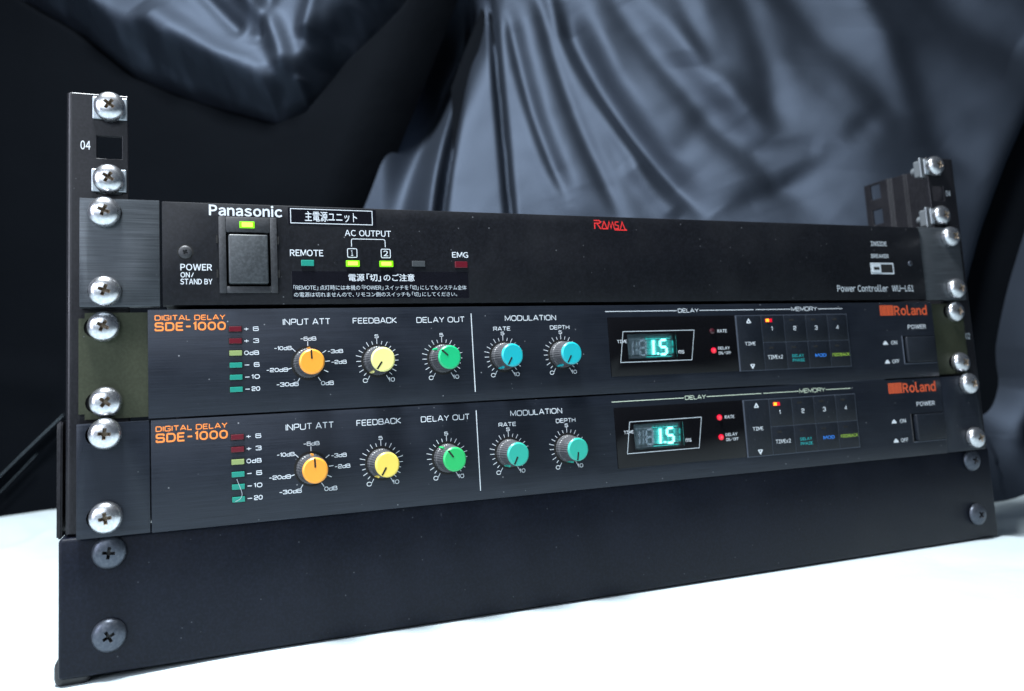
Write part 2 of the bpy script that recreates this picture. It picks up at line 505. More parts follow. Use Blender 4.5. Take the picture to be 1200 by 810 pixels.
def sstep(x, a, b):
    t = np.clip((x - a) / (b - a), 0, 1)
    return t * t * (3 - 2 * t)

rng = np.random.RandomState(5)
def vnoise(x, z, seed, octaves=4, scale=100.0):
    """value noise, numpy"""
    r = np.random.RandomState(seed)
    tot = np.zeros_like(x); amp = 1
    for o in range(octaves):
        T = r.rand(64, 64)
        fx, fz = x / scale, z / scale
        ix, iz = np.floor(fx).astype(int), np.floor(fz).astype(int)
        tx, tz = fx - ix, fz - iz
        tx = tx * tx * (3 - 2 * tx); tz = tz * tz * (3 - 2 * tz)
        g = lambda a, b: T[a % 64, b % 64]
        tot += amp * ((g(ix, iz) * (1 - tx) + g(ix + 1, iz) * tx) * (1 - tz) + (g(ix, iz + 1) * (1 - tx) + g(ix + 1, iz + 1) * tx) * tz - .5)
        amp *= .5; scale *= .5
    return tot

def fold(u, z, pts, w, h, asym=1.0, fade=40.0):
    """a ridge (h > 0) or furrow (h < 0) along a polyline; asym widens its left flank"""
    for _ in range(3):                                             # round the corners of the polyline
        q = [pts[0]]
        for a, b in zip(pts, pts[1:]):
            q += [(a[0] * .75 + b[0] * .25, a[1] * .75 + b[1] * .25), (a[0] * .25 + b[0] * .75, a[1] * .25 + b[1] * .75)]
        pts = q + [pts[-1]]
    best = np.full(u.shape, 1e9); side = np.zeros_like(u); tt = np.zeros_like(u)
    ln = 0; tot = sum(math.hypot(b[0] - a[0], b[1] - a[1]) for a, b in zip(pts, pts[1:]))
    for a, b in zip(pts, pts[1:]):
        dx, dz = b[0] - a[0], b[1] - a[1]; L = math.hypot(dx, dz)
        t = np.clip(((u - a[0]) * dx + (z - a[1]) * dz) / L ** 2, 0, 1)
        px, pz = u - (a[0] + t * dx), z - (a[1] + t * dz)
        d = np.hypot(px, pz)
        s = np.sign((u - a[0]) * dz - (z - a[1]) * dx)
        m = d < best
        best = np.where(m, d, best); side = np.where(m, s, side); tt = np.where(m, (ln + t * L) / tot, tt)
        ln += L
    ww = np.where(side < 0, w * asym, w)
    return h * np.exp(-(best / ww) ** 2) * np.clip(np.minimum(tt, 1 - tt) * 6 + .15, 0, 1)

def grid_mesh(name, X, Y, Z, m, parent=None):
    n, k = X.shape
    co = np.stack([X * S, Y * S, (Z + ZG) * S], -1).reshape(-1, 3)
    idx = np.arange(n * k).reshape(n, k)
    f = np.stack([idx[:-1, :-1], idx[:-1, 1:], idx[1:, 1:], idx[1:, :-1]], -1).reshape(-1, 4)
    me = bpy.data.meshes.new(name)
    me.vertices.add(n * k); me.vertices.foreach_set('co', co.ravel())
    me.loops.add(f.size); me.loops.foreach_set('vertex_index', f.ravel())
    me.polygons.add(len(f)); me.polygons.foreach_set('loop_start', np.arange(0, f.size, 4)); me.polygons.foreach_set('loop_total', np.full(len(f), 4))
    me.update(); me.validate()
    for p in me.polygons: p.use_smooth = True
    me.materials.append(MT[m])
    o = bpy.data.objects.new(name, me); col.objects.link(o)
    return o

SWAG = [(-600, 420), (0, 340), (64, 297), (126, 243), (177, 217), (220, 201), (270, 183), (300, 192), (339, 240), (398, 295), (460, 420), (520, 700)]   # lower edge of the swag

def drape_depth(u, z, folds=True):
    d = np.zeros_like(u)
    # right part leans back, catching the ceiling lamp; left part hangs in a hollow, turned down
    wr = sstep(u, 365, 425)
    d += wr * (-0.22 * (z - 90))
    zb = interp(u, SWAG)
    wob = vnoise(u, z, 3, 4, 60) * 18
    t = z - zb + wob
    swag = sstep(t, -10, 52)
    left = 1 - sstep(u, 420, 500)
    d += left * swag * (26 - 0.10 * np.clip(t, 0, 400))
    d += (1 - wr) * (1 - swag) * -34.0
    # folds of the swag
    for p, w, h in [([(150, 300), (230, 235), (280, 205)], 15, 13), ([(240, 320), (285, 260), (292, 205)], 10, 12), ([(330, 320), (310, 250)], 9, 11),
                    ([(90, 320), (190, 250)], 16, 9), ([(280, 330), (262, 250)], 9, -9), ([(200, 320), (250, 262)], 8, -7), ([(300, 220), (303, 196)], 5, 9)]:
        d += left * swag * fold(u, z, p, w, h)
    c = wr
    # long furrows and ridges of the right part
    F = [([(480, 330), (446, 289), (361, 96), (326, 0), (290, -90)], 27, -70, 1.0), ([(462, 320), (459, 285), (425, 85), (418, 0)], 4.5, -26, 1.0), ([(482, 320), (484, 283), (491, 80), (494, 0)], 3.5, -20, 1.0),
         ([(500, 300), (508, 230), (524, 150), (545, 85)], 6, -7, 1.5), ([(515, 320), (528, 180), (560, 60)], 30, 7, 1),
         ([(551, 300), (566, 240), (600, 165), (668, 60)], 11, -15, 1.8), ([(574, 290), (612, 170), (672, 66)], 14, 6, 1), ([(530, 320), (548, 200), (592, 60)], 8, -5, 1),
         ([(628, 320), (655, 215), (702, 110)], 24, -4, 1), ([(690, 320), (668, 210)], 28, 4, 1), ([(640, 300), (690, 170), (720, 60)], 50, 6, 1),
         ([(645, 120), (672, 152), (695, 175)], 12, -1.8, 1), ([(706, 116), (745, 124), (772, 116)], 9, -1.6, 1), ([(725, 88), (760, 100), (800, 120)], 12, 2, 1),
         ([(681, 62), (740, 84), (800, 122), (830, 150)], 11, -3.2, 1), ([(590, 330), (645, 215), (705, 120), (770, 50)], 15, -6, 1.4), ([(612, 330), (668, 225), (730, 130)], 14, 5, 1), ([(720, 340), (738, 220), (742, 130)], 15, -4.5, 1), ([(755, 340), (792, 240), (840, 150), (905, 80)], 18, -6, 1.3), ([(818, 340), (846, 220), (856, 110)], 15, 5, 1), ([(660, 340), (676, 250), (690, 190)], 12, -4, 1), ([(530, 340), (570, 210), (622, 90)], 9, 5, 1), ([(848, 250), (820, 180), (800, 90)], 34, 6, 1), ([(900, 340), (915, 240), (985, 190)], 30, -10, 1),
         ([(1000, 170), (922, 45), (874, -50), (862, -140)], 15, -58, 1.6), ([(1000, 105), (940, 0), (895, -105)], 18, 16, 1), ([(985, -40), (925, -105), (890, -160)], 10, -30, 1.4),
         ([(780, 320), (770, 200)], 28, -4, 1), ([(600, 120), (640, 60)], 10, 4, 1)]
    for p, w, h, a in (F if folds else []):
        d += c * fold(u, z, p, w, h * 1.15, a)
    d += c * (vnoise(u + .45 * z, (z - .3 * u) * .45, 11, 2, 95) * 13 + vnoise(u - .4 * z, z + .2 * u, 15, 3, 70) * 3.2)
    d += (1 - c) * vnoise(u, z, 12, 3, 160) * 8
    # the bottom swings forward at the far right
    d += sstep(u, 895, 960) * (1 - sstep(z, -190, -60)) * 70
    return d

def build_drape():
    us = np.concatenate([np.linspace(-500, -30, 50), np.linspace(-27, 1000, 520), np.linspace(1005, 1500, 50)])
    zs = np.linspace(-240, 520, 390)
    U, Z = np.meshgrid(us, zs)
    D = drape_depth(U, Z)
    ex, ey, nx, ny = .909, -.416, -.416, -.909
    X = -135 + ex * U + nx * D; Y = 500 + ey * U + ny * D
    o = grid_mesh('backdrop_cloth', X, Y, Z, 'drape')
    o['label'] = 'shiny blue-black satin cloth hung in folds behind the rack'
    o['category'] = 'cloth'

def build_gap_shade():  # black sheet added behind the satin as the shade in its furrows
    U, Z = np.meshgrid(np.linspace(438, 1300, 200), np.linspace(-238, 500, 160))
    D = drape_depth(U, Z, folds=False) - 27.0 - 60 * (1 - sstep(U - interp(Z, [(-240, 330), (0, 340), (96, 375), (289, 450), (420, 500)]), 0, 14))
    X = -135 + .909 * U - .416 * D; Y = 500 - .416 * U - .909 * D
    o = grid_mesh('gap_shade_cloth', X, Y, Z, 'shade_felt')
    o['label'] = 'matte black sheet added as the shade in the deep gaps between the satin folds'
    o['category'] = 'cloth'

def build_black():  # near-black sheet added as the shade below the swag
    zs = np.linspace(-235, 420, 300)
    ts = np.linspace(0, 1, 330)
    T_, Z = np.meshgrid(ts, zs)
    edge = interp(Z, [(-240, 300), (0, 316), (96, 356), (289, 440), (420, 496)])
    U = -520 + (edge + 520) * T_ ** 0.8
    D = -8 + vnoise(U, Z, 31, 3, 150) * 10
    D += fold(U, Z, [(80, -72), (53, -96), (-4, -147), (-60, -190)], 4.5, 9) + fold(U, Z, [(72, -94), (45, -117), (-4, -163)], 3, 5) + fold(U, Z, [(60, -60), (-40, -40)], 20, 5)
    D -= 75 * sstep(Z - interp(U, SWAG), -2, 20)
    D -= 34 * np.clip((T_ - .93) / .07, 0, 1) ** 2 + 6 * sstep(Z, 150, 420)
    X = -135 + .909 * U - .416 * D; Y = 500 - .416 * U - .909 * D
    o = grid_mesh('backdrop_cloth', X, Y, Z, 'shade_felt')
    for pts, rad in (([(66, -86), (53, -97), (25, -121), (-4, -147), (-45, -186)], 1.7), ([(40, -121), (20, -140), (-4, -162), (-40, -196)], 1.1)):  # pale tubes added for the sheen on two fold lines
        hb_ = bmesh.new(); rings = []
        for k, (uu, zz) in enumerate(pts):
            dd = 8.0
            c0 = V(-135 + .909 * uu - .416 * dd, 500 - .416 * uu - .909 * dd, zz)
            rings.append([hb_.verts.new(c0 + Vector((math.cos(a) * rad * S * .7, -math.sin(a) * rad * S, math.cos(a) * rad * S))) for a in np.linspace(0, 2 * math.pi, 9)[:-1]])
        for ra, rb in zip(rings, rings[1:]):
            for q in range(8): hb_.faces.new((ra[q], ra[(q + 1) % 8], rb[(q + 1) % 8], rb[q]))
        link('glint', hb_, 'glint', o, smooth=True)['label'] = 'pale tube added as a sheen line along a fold of the black cloth'
    o['label'] = 'black shade cloth added for the shade at the left below the satin swag'
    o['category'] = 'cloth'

def build_sheet():
    xs = np.concatenate([np.linspace(-900, -210, 60), np.linspace(-200, 760, 400), np.linspace(770, 1500, 60)])
    ys = np.concatenate([np.linspace(-900, -260, 50), np.linspace(-255, 720, 400), np.linspace(730, 1100, 20)])
    X, Y = np.meshgrid(xs, ys)
    Z = np.full(X.shape, -190.0)
    Z += vnoise(X, Y, 21, 4, 150) * 8
    # the cloth lies flat under the rack, hugging its front edge
    under = (1 - sstep(np.abs(X - 232) - 250, 0, 40)) * (1 - sstep(np.abs(Y - 130) - 132, 0, 30))
    Z = Z * (1 - under) + (-186.3 - 2.0 * (1 - sstep(X, -20, 60))) * under
    for p, w, h in [([(-200, 330), (-95, 470), (0, 520)], 45, 16), ([(-260, 200), (-100, 260), (-60, 420)], 20, 10), ([(-300, 120), (-120, 160), (-50, 300)], 14, 7), ([(-220, 20), (-90, 60), (-40, 160)], 12, 6), ([(520, 180), (620, 120), (700, 20)], 10, 5), ([(560, 260), (640, 140), (760, 40)], 22, 7),
                    ([(430, -60), (560, -30), (700, -60)], 26, 4), ([(520, -110), (640, -70)], 16, 4), ([(500, 60), (560, 30), (640, 10)], 14, 3), ([(-60, -140), (60, -60), (110, -30)], 20, 3)]:
        Z += (1 - under) * fold(X, Y, p, w, h)
    o = grid_mesh('white_cloth', X, Y, Z, 'sheet')
    o['label'] = 'bright white cotton cloth spread on the table under the rack'
    o['category'] = 'cloth'
build_drape()
build_gap_shade()
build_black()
build_sheet()

tb = B(-900, 1500, -900, 1100, -260, -212, bev=3)
o = link('table', tb, plain('table wood', (0.25, 0.18, 0.12), 0.5)); o['kind'] = 'structure'

# ------------------------------------------------------------------ screws
def cross_cutter(arm, wd, y_top, y_bot):
    bm = bmesh.new()
    for k in range(2):
        vs_ = []
        for (yy, a, w) in ((y_top, arm * 1.12, wd * 1.25), (y_bot, arm * .45, wd * .75)):
            for sx, sz in ((-1, -1), (1, -1), (1, 1), (-1, 1)):
                x, z = sx * a, sz * w
                if k: x, z = -z, x
                vs_.append(bm.verts.new((x * S, yy * S, z * S)))
        for f in ((0, 1, 2, 3), (7, 6, 5, 4), (0, 4, 5, 1), (1, 5, 6, 2), (2, 6, 7, 3), (3, 7, 4, 0)):
            bm.faces.new([vs_[i] for i in f])
    bmesh.ops.recalc_face_normals(bm, faces=bm.faces[:])
    return bm

def head_mesh(r, h, arm, wd, mats, rim=0.45):
    prof = [(r * .96, 0), (r, -.25), (r, -h * rim)]
    n = 9
    for i in range(1, n + 1):
        a = i / n * math.pi / 2
        prof.append((r * (math.cos(a) ** 0.72 if i < n else 0.02), -h * (rim + (1 - rim) * math.sin(a) ** 1.15)))
    me = to_mesh(lathe(prof, 44), mats)
    r_ = boolean(me, cross_cutter(arm, wd, -h - 1, -h * .35), mats)
    for p in r_.polygons: p.use_smooth = p.material_index == 0
    if hasattr(r_, 'set_sharp_from_angle'): r_.set_sharp_from_angle(angle=math.radians(40))
    return r_

HEAD = head_mesh(6.05, 5.0, 2.5, 0.6, ['nickel', 'recess'], 0.36)
HEAD_DARK = head_mesh(6.3, 3.1, 2.6, 0.55, ['blackzinc', 'darkrecess'], 0.12)
HEAD_SMALL = head_mesh(2.7, 0.9, 1.5, 0.4, ['plastic', 'darkrecess'], 0.3)
HEAD_TINY = head_mesh(1.6, 0.8, 1.0, 0.3, ['blackzinc', 'darkrecess'], 0.3)

def screw(mesh, x, y, z, parent, ang=None, name='screw'):
    o = bpy.data.objects.new(name, mesh)
    col.objects.link(o)
    o.location = V(x, y, z) - parent.location
    o.rotation_euler = (0, math.radians(ang if ang is not None else random.uniform(0, 90)), 0)
    o.parent = parent
    return o

# ------------------------------------------------------------------ the rack stand
rack = thing('rack_stand', V(234, 60, -190), 'black steel desktop equipment rack stand standing on the white cloth', 'rack stand')

def outline(bm, pts, z0, z1):
    lo = [bm.verts.new(V(x, y, z0)) for x, y in pts]
    hi = [bm.verts.new(V(x, y, z1)) for x, y in pts]
    n = len(pts)
    for i in range(n):
        j = (i + 1) % n
        bm.faces.new((lo[i], lo[j], hi[j], hi[i]))
    bm.faces.new(lo[::-1]); bm.faces.new(hi)
    bmesh.ops.recalc_face_normals(bm, faces=bm.faces[:])

def thick_path(path, t):
    P = [Vector(p) for p in path]; n = len(P); L_, R_ = [], []
    for i in range(n):
        d0 = (P[i] - P[i - 1]).normalized() if i else (P[1] - P[0]).normalized()
        d1 = (P[i + 1] - P[i]).normalized() if i < n - 1 else d0
        tt = (d0 + d1).normalized(); nn = Vector((-tt.y, tt.x))
        k = t / max(.4, nn.dot(Vector((-d0.y, d0.x))))
        L_.append(tuple(P[i])); R_.append(tuple(P[i] + nn * k))
    return L_ + R_[::-1]

def rail(mirror):
    mx = (lambda x: 469.0 - x) if mirror else (lambda x: x)
    # outer face runs from the inner edge of the flange round the bend and back along the side
    arc = [(-13.0 - 2.2 * math.sin(a), 2.2 - 2.2 * math.cos(a)) for a in np.linspace(0, math.pi / 2, 6)]
    path = [(8.2, 0.0)] + arc + [(-15.2, 33.0), (-13.6, 34.4), (-13.6, 43.0), (-11.4, 45.0), (-11.4, 63.0)]
    sect = thick_path(path, -1.6)
    if mirror: sect = [(mx(x), y) for x, y in sect]
    bm = bmesh.new()
    outline(bm, sect, -132.6, 44.4)
    me = to_mesh(bm, ['rail'])
    cut = bmesh.new()
    cx = 0.9
    for k, zc in enumerate([22.0, 38.4, 7.0]):
        c0, c1 = sorted((mx(cx - 4.7), mx(cx + 4.7)))
        box(cut, c0, c1, -4, 8, zc - 4.7, zc + 4.7)
    for zc in [38.0, 20.5, 3.0, -14.5, -32, -49.5, -67, -84.5, -102, -119.5]:
        c0, c1 = sorted((mx(-18), mx(-8)))
        box(cut, c0, c1, 50.4, 58.2, zc - 5.0, zc + 5.0)
    me = boolean(me, cut, ['rail'])
    o = link('rail', me, 'rail', rack)
    bv = o.modifiers.new('b', 'BEVEL'); bv.width = 0.00035; bv.segments = 2; bv.limit_method = 'ANGLE'; bv.angle_limit = math.radians(40)
    return o
rl = rail(False); rr = rail(True)
typed('04', -9.9, -6.2, 20.6, 24.2, -0.06, 'white', rack, offset=0.012, label='white number 04')
typed('04', 474.2, 478.0, 20.4, 24.0, -0.06, 'white', rack, offset=0.012, label='white number 04')
typed('02', 476.3, 480.0, -68.4, -64.8, -0.06, 'whiteb', rack, offset=0.012)

ES = [(1.2, 38.5), (0.8, 7.9), (464.3, 38.4), (464.6, 7.3)]
for k, (x, z) in enumerate(ES):
    nb = bmesh.new()
    box(nb, x - 6.6, x + 6.6, -1.15, -0.1, z - 5.0, z + 4.6, bev=0.4)                    # spring clip in front of the flange
    right = x > 200
    nut = link('cage_nut', nb, 'nut', rack)
    bb = bmesh.new()
    box(bb, x - 6.4, x + 6.4, 2.0, 3.2, z - 6.2, z + 6.2, bev=.3)
    box(bb, x - 5.0, x + 5.0, 3.2, 8.2, z - 5.2, z + 5.2, bev=.8)
    link('nut_cage', bb, 'nut', nut)
    tip = lathe([(2.6, 8.2), (2.6, 12.0), (2.0, 12.8)], 18)
    bmesh.ops.translate(tip, verts=tip.verts[:], vec=V(x, 0, z))
    link('screw_tip', tip, 'nut', nut)
    screw(HEAD, x, -1.2, z, rack, ang=[38, 33, 20, 60][k])

# front panel of the stand
fp = bmesh.new()
box(fp, -17.2, 481.6, -2.0, 22, -185.5, -133.7, bev=1.4, seg=3)
link('front_panel', fp, 'base', rack, smooth=True)
for k, (x, z) in enumerate([(0.6, -140.2), (0.5, -171.2), (465.7, -140.1), (465.2, -171.4)]):
    s = screw(HEAD_DARK, x, -2.05, z, rack, ang=[8, 62, 25, 50][k]); s['label'] = 'dark zinc round-head screw'
# side brackets behind the rails and the base plate
for sgn, x0, x1 in ((0, -18.7, -16.7), (1, 486.4, 488.4)):
    bm = bmesh.new()
    pts = [(4, -134.5), (4, -92), (4.8, -89.6), (7, -89), (40, -89), (230, -150), (230, -184), (26, -184), (26, -134.5)]
    lo = [bm.verts.new(V(x0, y, z)) for y, z in pts]; hi = [bm.verts.new(V(x1, y, z)) for y, z in pts]
    for i in range(len(pts)):
        j = (i + 1) % len(pts); bm.faces.new((lo[i], lo[j], hi[j], hi[i]))
    bm.faces.new(lo[::-1]); bm.faces.new(hi)
    bmesh.ops.recalc_face_normals(bm, faces=bm.faces[:])
    bmesh.ops.bevel(bm, geom=bm.edges[:], offset=0.0006, segments=2, affect='EDGES')
    link('side_bracket', bm, 'rail', rack, smooth=True)
    link('bracket_bolt', B(min(x0, x1) + 2.4 if sgn == 0 else x0 - 2.6, min(x0, x1) + 5 if sgn == 0 else x0, 20, 28, -120, -112, bev=1), 'blackzinc', rack)
link('base_plate', B(-16.6, 486.3, 23, 230, -185.2, -183.6, bev=.4), 'rail', rack)
for x, y in ((-12.4, 6.5), (470, 24), (-11, 215), (476, 215)):
    bm = bmesh.new()
    box(bm, x - 6.6, x + 6.6, y - 7.0, y + 9, -188.9, -178.6 if y < 50 and x < 0 else -185.6, bev=3.2 if y < 50 and x < 0 else 1.5, seg=4)
    link('rubber_foot', bm, 'rubber', rack, smooth=True)

# ------------------------------------------------------------------ power controller
pc = thing('power_controller', V(232, 100, -44.6), 'dark grey power controller with a big rocker switch, topmost in the rack', 'power controller')

def slots_cut(me, slots, y0, y1):
    cut = bmesh.new()
    for (x, z) in slots:
        t = bmesh.new()
        pts = []
        for a in np.linspace(-math.pi / 2, math.pi / 2, 9): pts.append((x + 8.6 + 4.2 * math.cos(a), z + 4.2 * math.sin(a)))
        for a in np.linspace(math.pi / 2, 3 * math.pi / 2, 9): pts.append((x + 4.2 + 4.2 * math.cos(a), z + 4.2 * math.sin(a)))
        lo = [cut.verts.new(V(px, y0, pz)) for px, pz in pts]; hi = [cut.verts.new(V(px, y1, pz)) for px, pz in pts]
        for i in range(len(pts)):
            j = (i + 1) % len(pts); cut.faces.new((lo[i], lo[j], hi[j], hi[i]))
        cut.faces.new(lo[::-1]); cut.faces.new(hi)
    bmesh.ops.recalc_face_normals(cut, faces=cut.faces[:])
    return boolean(me, cut)

# ears
for x0, x1, sx in ((-9.7, 20.0, -0.4), (441.3, 474.3, 465.2)):
    me = to_mesh(B(x0, x1, -5.0, -0.15, -44.9, -0.9, bev=0.3), ['ear'])
    me = slots_cut(me, [(-6.9, -6.8), (-6.9, -38.6)] if sx < 100 else [(460.5, -6.6), (460.5, -38.3)], -8, 2)
    o = link('rack_ear', me, 'ear', pc, smooth=True)
me = to_mesh(B(20.9, 440.4, -6.0, -1.0, -44.6, -1.5, bev=0.35), ['pana'])
cut = bmesh.new(); box(cut, 44.2, 65.6, -9, 3, -38.6, -8.2)
me = boolean(me, cut)
link('front_panel', me, 'pana', pc, smooth=True)
link('chassis', B(22, 439, -0.9, 230, -43.8, -2.4, bev=.6), 'chassis', pc)
for k, (x, z) in enumerate([(-0.5, -6.8), (-0.4, -38.7), (465.4, -6.6), (465.0, -38.2)]):
    screw(HEAD, x, -5.05, z, pc, ang=[22, 20, 40, 65][k])

# rocker switch
sw = link('power_switch', B(46.8, 62.9, -8.2, 1.5, -35.9, -15.0, bev=0.7, seg=3), 'rocker', pc, smooth=True)
bz = bmesh.new()
bx0, bx1, bz0, bz1 = 43.0, 66.8, -39.8, -7.3
box(bz, bx0, 45.9, -7.0, -1, bz0, bz1, bev=.3); box(bz, 63.9, bx1, -7.0, -1, bz0, bz1, bev=.3)
box(bz, 45.92, 63.88, -6.98, -1, bz0 + .02, -36.9, bev=.3); box(bz, 45.92, 63.88, -6.98, -1, -13.9, bz1 - .02, bev=.3)
link('switch_bezel', bz, 'plastic', sw, smooth=True)
link('switch_well', B(45.9, 63.9, -1.6, -1.2, -36.9, -13.9), 'black', sw)
for x in (42.3, 67.3):
    for z in (-17.0, -31.5): link('bezel_clip', B(x - .35, x + .35, -6.5, -5.9, z - 1.7, z + 1.7), 'black', sw)
l1 = link('indicator_lamp', B(51.4, 57.6, -7.6, -6.9, -12.2, -9.3, bev=.25), 'led_on', pc)
link('lit_core', B(52.3, 56.8, -7.75, -7.55, -11.7, -9.8, bev=.08), 'led_core', l1)
PY = -6.06
typed('Panasonic', 39.3, 69.4, -6.8, -2.2, PY - .0, 'white', pc, offset=0.028, label='white brand lettering in bold')
typed('POWER', 27.8, 40.2, -30.2, -27.5, PY, 'white', pc, offset=0.014)
typed('ON', 27.8, 31.4, -33.1, -31.0, PY, 'white', pc, offset=0.014)
strokes('/', 31.9, 33.0, -33.1, -31.0, PY, 'white', pc, w=.3)
typed('STAND BY', 27.7, 40.2, -36.0, -33.7, PY, 'white', pc, offset=0.014)
screw(HEAD_SMALL, 29.8, -5.9, -22.6, pc, ang=30)
rg = bmesh.new()
for i in range(24):
    pass
ringp = [(29.8 + 2.95 * math.cos(a), -22.6 + 2.95 * math.sin(a)) for a in np.linspace(0, 2 * math.pi, 25)[:-1]]
ribbon(rg, ringp, 0.55, -6.04, True)
link('screw_hole', rg, 'black', pc)
# name sticker
st = link('name_sticker', B(71.7, 110.6, -6.12, -6.0, -9.7, -2.2, bev=.04), 'sticker', pc)
fb = bmesh.new(); ribbon(fb, [(72.9, -9.1), (108.9, -9.1), (108.9, -2.8), (72.9, -2.8)], 0.32, -6.16, True)
link('printed_frame', fb, 'white', st)
typed('主電源ユニット', 79.0, 102.0, -8.2, -3.7, -6.17, 'white', st, offset=0.006)
# indicators
typed('AC OUTPUT', 96.3, 117.3, -14.3, -11.6, PY, 'white', pc, offset=0.010)
bb = bmesh.new(); ribbon(bb, rounded([(99.1, -19.1), (99.1, -15.6), (114.4, -15.6), (114.4, -19.1)], .9, False), 0.32, PY)
link('printed_bracket', bb, 'white', pc)
for ch, xa, xb in (('1', 97.0, 101.6), ('2', 112.2, 116.8)):
    q = bmesh.new(); ribbon(q, rounded([(xa + .2, -23.9), (xb - .2, -23.9), (xb - .2, -20.0), (xa + .2, -20.0)], .6, True), 0.34, PY, True)
    fr_ = link('printed_square', q, 'white', pc)
    typed(ch, xa + 1.75 if ch == '1' else xa + 1.2, xb - 1.95 if ch == '1' else xb - 1.2, -23.2, -20.7, PY, 'white', fr_, offset=0.012)
for xa, xb in ((96.3, 102.3), (111.4, 117.6)):
    g = link('indicator_lamp', B(xa, xb, -6.9, -5.9, -28.1, -25.4, bev=.2), 'led_on', pc)
    link('lit_core', B(xa + .7, xb - .9, -7.05, -6.85, -27.6, -25.9, bev=.08), 'led_core', g)
typed('REMOTE', 72.2, 86.5, -23.6, -20.8, PY, 'white', pc, offset=0.012)
o = link('indicator_lamp', B(76.8, 82.3, -6.7, -5.9, -28.0, -25.4, bev=.2), 'led_g_off', pc); o['label'] = 'unlit green indicator lamp under the word REMOTE'
o = link('indicator_lamp', B(126.5, 132.7, -6.5, -5.9, -27.8, -25.2, bev=.2), 'led_d_off', pc); o['label'] = 'unlit dark indicator lamp'
typed('EMG', 146.0, 153.9, -23.4, -20.8, PY, 'white', pc, offset=0.012)
o = link('indicator_lamp', B(147.1, 153.2, -6.6, -5.9, -28.2, -25.3, bev=.2), 'led_r_off', pc); o['label'] = 'unlit red indicator lamp under the letters EMG'
# caution sticker
st = link('caution_sticker', B(72.6, 153.3, -6.12, -6.0, -42.4, -30.2, bev=.04), 'sticker', pc)
typed('電源「切」のご注意', 97.2, 127.4, -34.6, -31.2, -6.16, 'white', st, offset=0.012)
typed('「REMOTE」点灯時には本機の「POWER」スイッチを「切」にしてもシステム全体', 73.3, 152.2, -38.5, -36.3, -6.16, 'whiteb', st, offset=0.0)
typed('の電源は切れませんので、リモコン側のスイッチも「切」にしてください。', 73.4, 147.4, -41.5, -39.4, -6.16, 'whiteb', st, offset=0.0)
# red emblem lettering, drawn as strokes
em = bmesh.new(); yy = PY
ex0, ez0, ew, eh = 221.6, -8.0, 18.2, 4.3
def E(pts, k, w=.52): ribbon(em, [(ex0 + a * ew, ez0 + b * eh) for a, b in pts], w, yy - .004 * k)
E([(.02, 0), (.02, .68), (.16, .68), (.22, .84), (.17, 1), (0, 1)], 0); E([(.10, .62), (.21, 0)], 1)
E([(.235, .06), (.32, .92), (.405, .06), (.25, .06)], 2)
E([(.42, 0), (.475, .92), (.53, .15), (.585, .92), (.64, 0)], 3)
E([(.775, .9), (.675, .9), (.66, .56), (.765, .46), (.76, .1), (.66, .1)], 4, .46)
E([(.82, .06), (.89, .92), (.965, .08), (1.02, -.05)], 5, .52); E([(.64, -.04), (1.03, -.04)], 6, .5); 
o = link('emblem', em, 'red_print', pc); o['label'] = 'small red brand emblem'
typed('INSIDE', 401.7, 413.8, -13.3, -10.7, PY, 'whiteb', pc, offset=0.02)
typed('BREAKER', 401.0, 414.3, -20.4, -18.1, PY, 'whiteb', pc, offset=0.02)
q = bmesh.new(); ribbon(q, [(399.9, -29.4), (416.8, -29.4), (416.8, -23.6), (399.9, -23.6)], 0.8, PY, True)
br = link('breaker_slide', B(400.3, 416.4, -6.04, -5.9, -29.0, -24.0), 'black', pc)
link('printed_frame', q, 'whiteb', br)
link('slide_tab', B(400.6, 407.2, -6.3, -6.0, -28.9, -24.1, bev=.05), 'whiteb', br)
link('tab_mark', B(401.8, 405.9, -6.36, -6.28, -27.3, -25.7), 'black', br)
screw(HEAD_TINY, 430.4, -5.95, -23.4, pc, ang=15)
typed('Power Controller  WU-L61', 373.4, 431.0, -39.9, -36.3, PY, 'whiteb', pc, offset=0.008)

# ------------------------------------------------------------------ digital delays
def knob_body():
    return lathe([(6.4, -6.1), (6.4, -6.5), (6.3, -6.7), (6.25, -8.4), (5.95, -8.7), (5.55, -15.2), (5.3, -15.7)], 72, ribs=36, rib=0.16)
KB = to_mesh(knob_body(), ['knob'])
def cap_mesh(m):
    me = to_mesh(lathe([(5.2, -15.6), (5.25, -16.1), (5.05, -16.45), (4.55, -16.75), (0.02, -16.7)], 48), [m])
    for p in me.polygons: p.use_smooth = True
    me.set_sharp_from_angle(angle=math.radians(30))
    return me
CAPS = {}

def knob(x, z, mat_name, ang, unit, what):
    k = bpy.data.objects.new('knob', KB); col.objects.link(k)
    k.parent = unit; k.location = V(x, 0, z) - unit.location
    k.rotation_euler = (0, math.radians(ang), 0)
    k['label'] = what
    if mat_name not in CAPS: CAPS[mat_name] = cap_mesh(mat_name)
    c = bpy.data.objects.new('knob_cap', CAPS[mat_name]); col.objects.link(c); c.parent = k
    def raw(name, x0, x1, y0, y1, z0, z1, m, bev=0.05):
        bm = bmesh.new(); bmesh.ops.create_cube(bm, size=1)
        for v in bm.verts:
            v.co = Vector(((x0 + (v.co.x + .5) * (x1 - x0)) * S, (y0 + (v.co.y + .5) * (y1 - y0)) * S, (z0 + (v.co.z + .5) * (z1 - z0)) * S))
        me = to_mesh(bm, [m]); oo = bpy.data.objects.new(name, me); col.objects.link(oo); oo.parent = k
        return oo
    raw('pointer', -.36, .36, -16.82, -16.2, 1.2, 4.95, 'black')
    raw('side_mark', -.38, .38, -12.4, -6.9, 5.6, 6.42, mat_name)
    return k

def rot_pt(cx, cz, ang, r):
    a = math.radians(ang); return (cx + r * math.sin(a), cz + r * math.cos(a))

